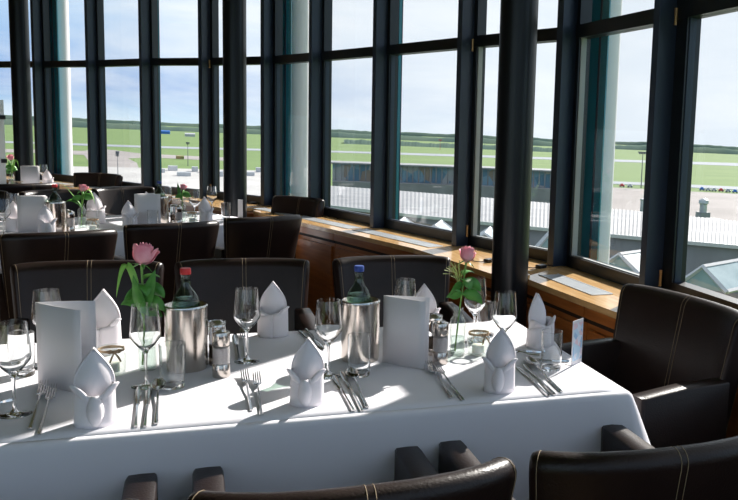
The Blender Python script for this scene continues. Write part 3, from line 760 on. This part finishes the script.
# cutlery
fk, kn, sp = make_fork(), make_knife(), make_spoon()
for pr, ((x, y, z), rz, s), lab in (
    (fk, ((-0.334, 2.194, 0.75), 0.056, 1.70), 'fork left of the left foreground napkin, left one of the pair'),
    (fk, ((-0.311, 2.152, 0.75), 0.05, 1.72), 'fork touching close to the left foreground napkin, right one of the pair'),
    (fk, ((0.118, 2.19, 0.75), 0.001, 1.60), 'left fork of the pair lying before the wine glass at centre'),
    (fk, ((0.142, 2.155, 0.75), -0.027, 1.67), 'right fork of the pair lying before the wine glass at centre'),
    (fk, ((0.6, 2.163, 0.75), -0.056, 1.59), 'left fork of the pair below the right salt shaker'),
    (fk, ((0.619, 2.14, 0.75), -0.038, 1.66), 'right fork of the pair below the right salt shaker'),
    (kn, ((-0.126, 2.141, 0.75), 0.033, 1.43), 'knife right of the left foreground napkin'),
    (kn, ((-0.105, 2.131, 0.75), 0.016, 1.39), 'knife between the other knife and the spoon, below the left rose'),
    (sp, ((-0.084, 2.161, 0.75), 0.017, 1.73), 'spoon below the left rose, in front of the left water tumbler'),
    (kn, ((0.34, 2.144, 0.75), 0.007, 1.60), 'knife right of the middle foreground napkin'),
    (kn, ((0.363, 2.143, 0.75), -0.014, 1.64), 'knife between napkin knife and spoon before the blue-capped bottle'),
    (sp, ((0.383, 2.152, 0.75), -0.039, 1.70), 'spoon before the right water tumbler and blue-capped bottle'),
    (kn, ((0.844, 2.106, 0.75), -0.066, 1.34), 'knife just right of the right foreground napkin'),
    (kn, ((0.867, 2.116, 0.75), -0.094, 1.40), 'knife in the middle of the cutlery at the right end of the table'),
    (sp, ((0.895, 2.148, 0.75), -0.088, 1.69), 'spoon at the right end of the foreground table before the tumbler'),
    (kn, ((0.114, 2.668, 0.75), -0.009, 1.54), 'knife at the far side behind the left salt shaker'),
    (fk, ((0.136, 2.689, 0.75), -0.026, 1.57), 'fork at the far side behind the left salt shaker'),
    (fk, ((0.323, 2.688, 0.75), -3.06, 1.36), 'fork pointing away behind the middle foreground napkin'),
    (kn, ((0.344, 2.703, 0.75), -3.068, 1.31), 'knife pointing away behind the middle foreground napkin'),
    (kn, ((0.94, 2.403, 0.75), 1.09, 0.47), 'knife lying across the far right corner behind the wine glass'),
    (fk, ((0.923, 2.37, 0.75), 1.099, 0.48), 'fork lying across the far right corner beside a knife'),
    (kn, ((0.98, 2.284, 0.75), 1.1, 0.47), 'knife lying behind the tumbler near the blue printed card'),
    (kn, ((-0.424, 2.235, 0.75), 2.128, 0.33), 'knife cut by the left edge behind the wine glass foot'),
    (sp, ((-0.67, 5.5, 0.75), -.9, 1), 'spoon at the near edge of the middle table')):
    place(pr, (x, y, z), rz, lab, 'cutlery laid on the tables', (.80 if pr is kn else .88, s * .97, 1))
# small device with a cable on the sill
r = empty('cable_box', (1.649, 4.048, 0.74), .5); tag(r, 'small black plastic box with a cable on the sill right of the thick column', 'gadget')
b = MB(); b.box((0, 0, .009), (.055, .035, .018)); b.build('box_body', 'plastic', r, bevel=.004)
b = MB(); b.tube([(-.028, 0, .01), (-.05, .01, .004), (-.06, .05, .004), (-.03, .09, .004), (.0, .12, .004)], .0025, 6); b.build('cable', 'plastic', r)
r = copy_tree(r); r.location = (1.443, 4.28, 0.74); r['label'] = 'small black plastic box with a cable on the sill left of the thick column'
r = copy_tree(r); r.location = (0.464, 7.718, 0.74); r['label'] = 'small black plastic box with a cable on the sill right of the slim column'
# ------------------------------------------------------------------ outside: airfield seen from the tower
GZ = -13.6
MT.update(
 grass=mat('airfield_grass', (.075, .140, .022), (.105, .175, .035), .95, scale=.012, stretch=(1, 5, 1), lo=.3, hi=.7),
 drygrass=mat('dry_grass', (.16, .15, .05), (.22, .22, .07), .95, scale=.05),
 concrete=mat('pale_concrete', (.21, .19, .18), (.26, .235, .225), .9, scale=.05),
 asphalt=mat('runway_asphalt', (.20, .22, .25), (.24, .26, .29), .9, scale=.05),
 whiteroof=mat('white_flat_roof', (.33, .32, .31), (.39, .38, .365), .8, scale=.2),
 corr=mat('corrugated_metal', (.20, .205, .215), (.25, .255, .265), .55, scale=.5),
 greywall=mat('grey_render_wall', (.20, .20, .20), (.24, .24, .24), .8, scale=.5),
 skyl=mat('skylight_glass', (.20, .28, .30), (.30, .38, .40), .25, scale=.6),
 white=mat('white_metal', (.42, .42, .43), (.48, .48, .49), .5),
 wood=mat('distant_woods', (.075, .115, .10), (.12, .16, .12), 1, scale=.012, spec=0),  # bluish distance haze is mixed into the base colour of the trees
 galv=mat('galvanised_duct', (.45, .46, .47), (.52, .53, .54), .35, metal=.6),
 mast=mat('grey_mast', (.12, .13, .14), rough=.6), red=mat('red_paint', (.5, .05, .05), rough=.5), blue=mat('blue_paint', (.03, .14, .45), rough=.5),
 glassfac=pattern_mat('terminal_facade', 'vor', [(.12, .24, .33), (.32, .25, .19), (.22, .36, .45), (.42, .42, .42)], .42, .5, (1, 1, 1)),
)
def wedge(r0, r1, a0, a1, n=24):
    A = [math.radians(lerp(a0, a1, k / n)) for k in range(n + 1)]
    return [(r0 * math.sin(a), r0 * math.cos(a)) for a in A] + [(r1 * math.sin(a), r1 * math.cos(a)) for a in A[::-1]]
b = MB(); b.add([(x, y, GZ) for x, y in ((-6000, -300), (6000, -300), (6000, 9000), (-6000, 9000))], [(0, 1, 2, 3)], 0, False)
tag(b.build('airfield_grass', 'grass'), 'wide flat green airfield beyond the windows', 'grass', kind='stuff')
def strip(name, m, pts, lab, cat, z=.06):
    b = MB(); b.prism(pts, GZ + .01, GZ + z); return tag(b.build(name, m), lab, cat)
strip('runway', 'asphalt', [(-153.5, 561.0), (-85.8, 568.2), (-23.9, 565.6), (98.4, 595.4), (155.9, 601.9), (331.7, 612.2), (461.0, 629.3), (663.7, 670.7), (528.4, 533.6), (392.3, 535.2), (295.5, 545.2), (141.8, 547.4), (91.4, 552.9), (-22.1, 524.2), (-80.4, 532.0), (-143.4, 524.1)], 'long pale runway stripe across the airfield', 'runway', .10)
strip('taxiway', 'concrete', [(-115.1, 420.2), (-67.0, 442.7), (-46.0, 443.9), (-44.3, 478.0), (-36.6, 470.1), (-22.4, 432.5), (2.6, 416.4), (21.2, 407.6), (19.4, 374.3), (2.4, 377.2), (-16.5, 388.9), (-23.6, 372.7), (-18.4, 335.6), (-14.5, 277.5), (-25.4, 272.6), (-41.0, 396.0), (-61.1, 403.4), (-105.4, 384.6)], 'pale curved concrete taxiway beyond the far left windows', 'taxiway')
strip('dry_verge', 'drygrass', [(40.2, 404.8), (59.0, 412.8), (114.3, 394.0), (155.3, 363.0), (134.8, 314.8), (100.2, 345.1), (53.2, 372.1), (36.9, 371.4)], 'brownish strip of dry grass above the terminal building', 'grass', .05)
strip('apron', 'concrete', [(116.5, 251.2), (131.1, 240.9), (157.2, 224.8), (208.0, 209.0), (91.7, 91.0), (80.4, 114.1), (74.5, 136.1), (71.9, 154.4)], 'pinkish grey concrete apron beyond the right windows', 'apron', .05)
strip('perimeter_road', 'asphalt', [(132.1, 284.9), (151.5, 278.8), (183.9, 263.3), (238.2, 239.6), (222.1, 223.2), (171.4, 245.3), (142.2, 261.4), (124.5, 268.6)], 'grey road along the near edge of the airfield', 'road', .12)
# far woods: bumpy ridge bands, nobody could count the trees
def woods(name, r0, a0, a1, h, lab, seed, depth=260):
    rnd = random.Random(seed); b = MB(); n = 260; rows = [[], [], [], []]
    for k in range(n + 1):
        a = math.radians(lerp(a0, a1, k / n)); hh = h * (.62 + .08 * math.sin(k * .13 + seed) + .06 * math.sin(k * .41) + rnd.uniform(-.05, .07))
        for j, (rr, z) in enumerate(((r0, 0), (r0 + 12, hh * .8), (r0 + depth * .5, hh), (r0 + depth, 0))):
            rows[j].append((rr * math.sin(a), rr * math.cos(a), GZ + z))
    b.rings(rows, False); tag(b.build(name, 'wood', angle=80), lab, 'woods', kind='stuff')
woods('distant_woods', 1500, -20, 48, 12.5, 'dark band of woodland along the horizon', 1)
woods('distant_woods', 3200, -20, 48, 19, 'hazy bluish woodland ridge at the horizon', 2, 600)
woods('distant_woods', 900, 9, 24, 6, 'nearer clumps of trees across the runway', 5, 100)
# terminal building with glass front
def sector(b, r0, r1, z0, z1, a0, a1, n=20, mi=0): b.prism(wedge(r0, r1, a0, a1, n), z0, z1, mi)
r = empty('terminal_building', (0, 0, 0)); tag(r, 'long low terminal building with blue and tan panels beyond the curved roof', 'building')
b = MB(); sector(b, 186, 194, GZ, -5.9, 8.3, 23.5); b.build('facade', 'glassfac', r)
b = MB(); sector(b, 185, 195, -5.9, -5.6, 8.2, 23.6); b.build('roof_edge', 'corr', r)
b = MB(); sector(b, 182, 186, GZ, -9.4, 8.3, 23.5); b.build('lower_block', 'greywall', r)
b = MB()
for k in range(40): a = math.radians(8.5 + k * .38); b.box((185.6 * math.sin(a), 185.6 * math.cos(a), -7.6), (.25, .5, 3.4), -a)
b.build('facade_post', 'greywall', r)
# white flat roofs at left
r = empty('flat_roof_hall', (0, 0, 0)); tag(r, 'large hall with a bright white flat roof below the left windows', 'building')
b = MB(); sector(b, 104, 170, -7.6, -7.0, -14, 7.6); b.build('roof', 'whiteroof', r)
b = MB(); sector(b, 106, 168, GZ, -7.6, -13.8, 7.4); b.build('wall', 'greywall', r)
b = MB()
for k in range(14): a = math.radians(-1.8 + k * .62); q = 156 + 9 * math.sin(k * 2.3); b.box((q * math.sin(a), q * math.cos(a), -6.7), (1.0 + (k % 3) * .5, 2, .6 + (k % 2) * .4), -a)
b.build('roof_unit', 'galv', r)
# curved corrugated roof
def corr_roof(name, a0, a1, r0, r1, z0, z1, step, lab, wall=True):
    r = empty(name, (0, 0, 0)); tag(r, lab, 'building'); b = MB(); rows = [[], [], [], [], []]
    n = int((a1 - a0) / step) * 2; R0 = r0 if callable(r0) else (lambda a: r0); R1 = r1 if callable(r1) else (lambda a: r1)
    for k in range(n + 1):
        ad = lerp(a0, a1, k / n); a = math.radians(ad); up = .035 if k % 2 else 0
        for j in range(5):
            t = j / 4; q = lerp(R0(ad), R1(ad), t); z = lerp(z0, z1, math.sin(t * PI / 2)) + up
            rows[j].append((q * math.sin(a), q * math.cos(a), z))
    b.rings(rows, False, smooth=False); b.build('roof', 'corr', r)
    m = 30; A = [lerp(a0, a1, k / m) for k in range(m + 1)]
    f = lambda q, d: (q(d) * math.sin(math.radians(d)), q(d) * math.cos(math.radians(d)))
    b = MB(); b.prism([f(lambda d: R0(d) + .2, d) for d in A] + [f(lambda d: R0(d) + 1.0, d) for d in A[::-1]], -12.5, z0 - .02); b.build('wall', 'greywall', r)
    b = MB(); b.prism([f(lambda d: R0(d) - .25, d) for d in A] + [f(lambda d: R0(d) + .1, d) for d in A[::-1]], z0 - .28, z0 + .02); b.build('gutter', 'galv', r)
    b = MB(); b.prism([f(R0, d) for d in A] + [f(lambda d: 45, d) for d in A[::-1]], -12.6, -12.4); b.build('lower_roof', 'greywall', r)
    return r
rmain = corr_roof('corrugated_roof_hall', 7.8, 36, lambda d: 8.0 / math.tan(math.radians(4.93 + .095 * (d - 8) - .0014 * (d - 8) ** 2)), lambda d: 7.2 / math.tan(math.radians(3.68 + .046 * (d - 8))), 1.41 - 8.0, 1.41 - 7.2, .26, 'hall with curved pale corrugated metal roof below the windows')
# roof vents
def vent(px_loc, s, lab):
    r = empty('roof_vent', px_loc); tag(r, lab, 'roof vent')
    b = MB(); b.lathe([(0, 0), (.55 * s, 0), (.55 * s, 1.3 * s), (.75 * s, 1.45 * s), (.72 * s, 1.9 * s), (.45 * s, 2.15 * s), (0, 2.2 * s)], 20); b.build('cowl', 'galv', r)
    b = MB(); b.box((0, 0, -.3), (1.7 * s, 1.4 * s, .8)); b.build('base', 'corr', r)
vent((50.269, 78.032, -5.9), .72, 'rounded steel roof vent seen through the rightmost window')
r = empty('roof_flue', (45.159, 82.278, -5.9)); tag(r, 'slim steel flue pipe on the curved roof', 'flue'); b = MB(); b.lathe([(.22, -.5), (.22, .95), (.28, 1.0), (.28, 1.1), (0, 1.15)], 16); b.build('pipe', 'galv', r)
b = MB(); b.box((0, 0, 0), (2.2, 1.5, .7)); tag(b.build('roof_box', 'corr'), 'pale metal box on the curved roof in front of the round vent', 'roof box'); bpy.data.objects['roof_box'].location = (46.969, 71.725, -6.2)
# ridge skylights
def skylight(loc, rz, w, l, h, lab):
    r = empty('ridge_skylight', loc, rz); tag(r, lab, 'skylight', 'white ridge skylights on the lower roof')
    for s in (-1, 1):
        b = MB(); b.add([(s * w / 2, -l / 2, 0), (0, -l / 2, h), (0, l / 2, h), (s * w / 2, l / 2, 0)], [(0, 1, 2, 3)], 0, False); b.build('glass_slope', 'skyl', r, solid=.08)
    b = MB()
    for y in (-l / 2, l / 2):
        b.tube([(-w / 2, y, 0), (0, y, h), (w / 2, y, 0)], .16, 4)
    b.tube([(0, -l / 2, h), (0, l / 2, h)], .14, 4)
    for s in (-1, 1): b.tube([(s * w / 2, -l / 2, .05), (s * w / 2, l / 2, .05)], .14, 4)
    b.build('white_frame', 'white', r, 20)
    b = MB()
    for y in (-l / 2 + .03, l / 2 - .03): b.add([(-w / 2, y, 0), (0, y, h), (w / 2, y, 0)], [(0, 1, 2)], 0, False)
    b.build('gable', 'skyl', r, solid=.05)
for (x, y, z), a, w, l, h, lab in (
    ((15.848, 70.089, -6.9), -20, 4.2, 7, 1.1, 'white ridge skylight leftmost in the row seen left of the thick column'), ((18.069, 66.585, -6.9), -22, 4.2, 7, 1.25, 'white ridge skylight second from left, below the corrugated roof'),
    ((20.724, 62.064, -6.9), -24, 4.2, 7, 1.2, 'white ridge skylight seen just left of the thick black column'), ((24.167, 57.309, -6.9), -26, 4.0, 6, 2.0, 'white ridge skylight seen just right of the thick black column'),
    ((27.193, 49.372, -6.9), -62, 4.6, 8, 1.3, 'white framed skylight seen in the tall pane right of the thick column'), ((29.298, 42.895, -6.9), -62, 4.8, 8, 1.5, 'white framed skylight at the bottom of the rightmost window')):
    skylight((x, y, z), math.radians(a), w * .68, l * .62, h * .85, lab)
# lamp masts, beacon, vehicles
def mast(loc, h, bar, lab, m='mast', name='light_mast'):
    r = empty(name, loc); tag(r, lab, 'mast'); b = MB(); b.tube([(0, 0, 0), (0, 0, h)], [h * .016, h * .009], 8); b.build('pole', m, r)
    b = MB(); b.box((0, 0, h), (bar, .5, .35)); 
    for k in range(4): b.box((-bar / 2 + bar * (k + .5) / 4, -.3, h - .35), (bar * .14, .5, .5))
    b.build('lamp_bar', m, r)
mast((134.347, 246.23, -13.6), 11.6, 3.4, 'tall floodlight mast on the apron right of the white outside column')
mast((-10.682, 146.571, -7.2), 3.6, .5, 'thin lamp mast on the white roof seen through the second window from left')
mast((-1.819, 322.419, -13.6), 8, 1.2, 'small lamp mast beyond the white roof seen behind the middle table')
mast((201.918, 744.778, -13.6), 9, 3, 'red and white airfield beacon mast beyond the runway', 'red', 'beacon_mast')
def car(loc, rz, m, lab, L=2.6, H=1.5):
    r = empty('airfield_vehicle', loc, rz); r.scale = (.68, .68, .75); tag(r, lab, 'vehicle', 'vehicles parked along the airfield road')
    b = MB(); b.rings([[(-L / 2 + i, -.9 + i * .3, z), (L / 2 - i * 1.2, -.9 + i * .3, z), (L / 2 - i * 1.2, .9 - i * .3, z), (-L / 2 + i, .9 - i * .3, z)] for z, i in ((.3, .05), (.8, 0), (.85, .35), (H, .75))], True, True, True); b.build('body', m, r, 30)
    for sx in (-.8, .8):
        for sy in (-.85, .85): b = MB(); b.tube([(sx, sy - .1, .33), (sx, sy + .1, .33)], .33, 12); b.build('wheel', 'mast', r)
CC = [(((128.731, 248.841, -13.55)), 'red', 'red'), (((130.972, 247.506, -13.55)), 'white', 'white'), (((135.12, 242.933, -13.55)), 'red', 'dark red'), (((152.524, 238.208, -13.55)), 'blue', 'blue'), (((153.517, 236.191, -13.55)), 'white', 'white'), (((155.164, 235.208, -13.55)), 'white', 'white'), (((157.25, 234.318, -13.55)), 'red', 'red'), (((158.316, 231.921, -13.55)), 'white', 'white'), (((159.369, 229.555, -13.55)), 'blue', 'blue')]
WH = ['left of the floodlight mast, leftmost', 'left of the floodlight mast, second', 'just right of the floodlight mast', 'leftmost in the row seen in the rightmost window', 'second in the row seen in the rightmost window', 'third in the row seen in the rightmost window', 'fourth in the row seen in the rightmost window', 'fifth in the row seen in the rightmost window', 'last in the row seen in the rightmost window']
for (l, m, cn), wh in zip(CC, WH): car(l, -.5, m, 'distant small %s vehicle %s' % (cn, wh))
for (x, y, z), m, d, lab in (((-31.091, 1125.412, -12.5), 'blue', (11, 6, 4), 'small bright blue shed on the grass beyond the far windows'), ((-3.315, 991.28, -13.0), 'white', (10, 6, 4), 'small white hut beside the blue shed on the airfield'), ((-5.083, 379.416, -12.9), 'drygrass', (3, 2, 1), 'small yellow vehicle on the taxiway')):
    b = MB(); b.box((0, 0, 0), d); b.add([(-d[0] / 2, -d[1] / 2, d[2] / 2), (d[0] / 2, -d[1] / 2, d[2] / 2), (d[0] / 2, d[1] / 2, d[2] / 2), (-d[0] / 2, d[1] / 2, d[2] / 2), (-d[0] / 2, 0, d[2] * .8), (d[0] / 2, 0, d[2] * .8)], [(0, 1, 5, 4), (2, 3, 4, 5), (0, 4, 3), (1, 2, 5)], 0, False)
    o = b.build('airfield_shed', m); o.location = (x, y, z); tag(o, lab, 'shed')
# ------------------------------------------------------------------ sky, sun, camera
SUN_AZ, SUN_EL = math.radians(48), math.radians(34)
wd = bpy.data.worlds.new('sky'); bpy.context.scene.world = wd; wd.use_nodes = True; t = wd.node_tree; t.nodes.clear()
N = t.nodes.new; lk = t.links.new
out = N('ShaderNodeOutputWorld'); bg = N('ShaderNodeBackground'); lk(bg.outputs[0], out.inputs[0])
tc = N('ShaderNodeTexCoord'); sx = N('ShaderNodeSeparateXYZ'); lk(tc.outputs['Generated'], sx.inputs[0])
el = N('ShaderNodeValToRGB'); lk(sx.outputs['Z'], el.inputs[0])
for p_, c in ((0, (.50, .70, .84)), (.035, (.45, .68, .88)), (.16, (.50, .74, .95)), (.5, (.30, .50, .80)), (1, (.18, .36, .70))):
    if p_ in (0, 1): e = el.color_ramp.elements[int(p_)]
    else: e = el.color_ramp.elements.new(p_)
    e.color = (*c, 1)
dt = N('ShaderNodeVectorMath'); dt.operation = 'DOT_PRODUCT'; lk(tc.outputs['Generated'], dt.inputs[0])
dt.inputs[1].default_value = (math.sin(SUN_AZ) * math.cos(SUN_EL), math.cos(SUN_AZ) * math.cos(SUN_EL), math.sin(SUN_EL))
gr = N('ShaderNodeMapRange'); gr.inputs['From Min'].default_value = .38; gr.inputs['From Max'].default_value = .80; gr.inputs['To Max'].default_value = 1; gr.interpolation_type = 'SMOOTHSTEP'; lk(dt.outputs['Value'], gr.inputs['Value'])
mp = N('ShaderNodeMapping'); mp.inputs['Scale'].default_value = (1.0, 1.0, 4.5); lk(tc.outputs['Generated'], mp.inputs[0])
nz = N('ShaderNodeTexNoise'); nz.inputs['Scale'].default_value = 4.2; nz.inputs['Detail'].default_value = 7; nz.inputs['Roughness'].default_value = .6; nz.inputs['Distortion'].default_value = .4; lk(mp.outputs[0], nz.inputs['Vector'])
cl = N('ShaderNodeMapRange'); cl.inputs['From Min'].default_value = .42; cl.inputs['From Max'].default_value = .68; cl.inputs['To Max'].default_value = .8; lk(nz.outputs['Fac'], cl.inputs['Value'])
m1 = N('ShaderNodeMix'); m1.data_type = 'RGBA'; lk(gr.outputs[0], m1.inputs['Factor']); lk(el.outputs[0], m1.inputs['A']); m1.inputs['B'].default_value = (.72, .79, .86, 1)
m2 = N('ShaderNodeMix'); m2.data_type = 'RGBA'; lk(cl.outputs[0], m2.inputs['Factor']); lk(m1.outputs['Result'], m2.inputs['A']); m2.inputs['B'].default_value = (.82, .87, .915, 1)
lk(m2.outputs['Result'], bg.inputs[0]); bg.inputs[1].default_value = 1.22
s = bpy.data.lights.new('sun', 'SUN'); s.energy = 9.0; s.angle = math.radians(.6); s.color = (1, .95, .88)
so = bpy.data.objects.new('sun', s); COL.objects.link(so)
dv = Vector((math.sin(SUN_AZ) * math.cos(SUN_EL), math.cos(SUN_AZ) * math.cos(SUN_EL), math.sin(SUN_EL))); so.rotation_euler = dv.to_track_quat('Z', 'Y').to_euler(); so.location = dv * 50
cam = bpy.data.cameras.new('camera'); co = bpy.data.objects.new('camera', cam); COL.objects.link(co)
F_, PX, PY, YAW, PIT, ROL = 855., 555., 246., math.radians(23.05), math.radians(7.2), math.radians(2.45)
cam.sensor_width = 36; cam.lens = F_ / 738 * 36; cam.shift_x = (369 - PX) / 738; cam.shift_y = (PY - 250) / 738; cam.clip_end = 20000; cam.clip_start = .05
h = Vector((math.sin(YAW), math.cos(YAW), 0)); Fv = h * math.cos(PIT) - Vector((0, 0, math.sin(PIT))); Rv = Vector((math.cos(YAW), -math.sin(YAW), 0)); Uv = Rv.cross(Fv)
R2 = Rv * math.cos(ROL) + Uv * math.sin(ROL); U2 = Uv * math.cos(ROL) - Rv * math.sin(ROL)
co.matrix_world = Matrix(((R2.x, U2.x, -Fv.x, 0), (R2.y, U2.y, -Fv.y, 0), (R2.z, U2.z, -Fv.z, 1.41), (0, 0, 0, 1)))
sc = bpy.context.scene; sc.camera = co
sc.view_settings.view_transform = 'Standard'; sc.view_settings.look = 'None'; sc.view_settings.gamma = 1; sc.view_settings.exposure = .12; sc.view_settings.use_curve_mapping = False
sc.cycles.use_denoising = True
sc.cycles.max_bounces = 14; sc.cycles.transparent_max_bounces = 40; sc.cycles.glossy_bounces = 5; sc.cycles.diffuse_bounces = 4; sc.cycles.caustics_reflective = False; sc.cycles.sample_clamp_indirect = 6
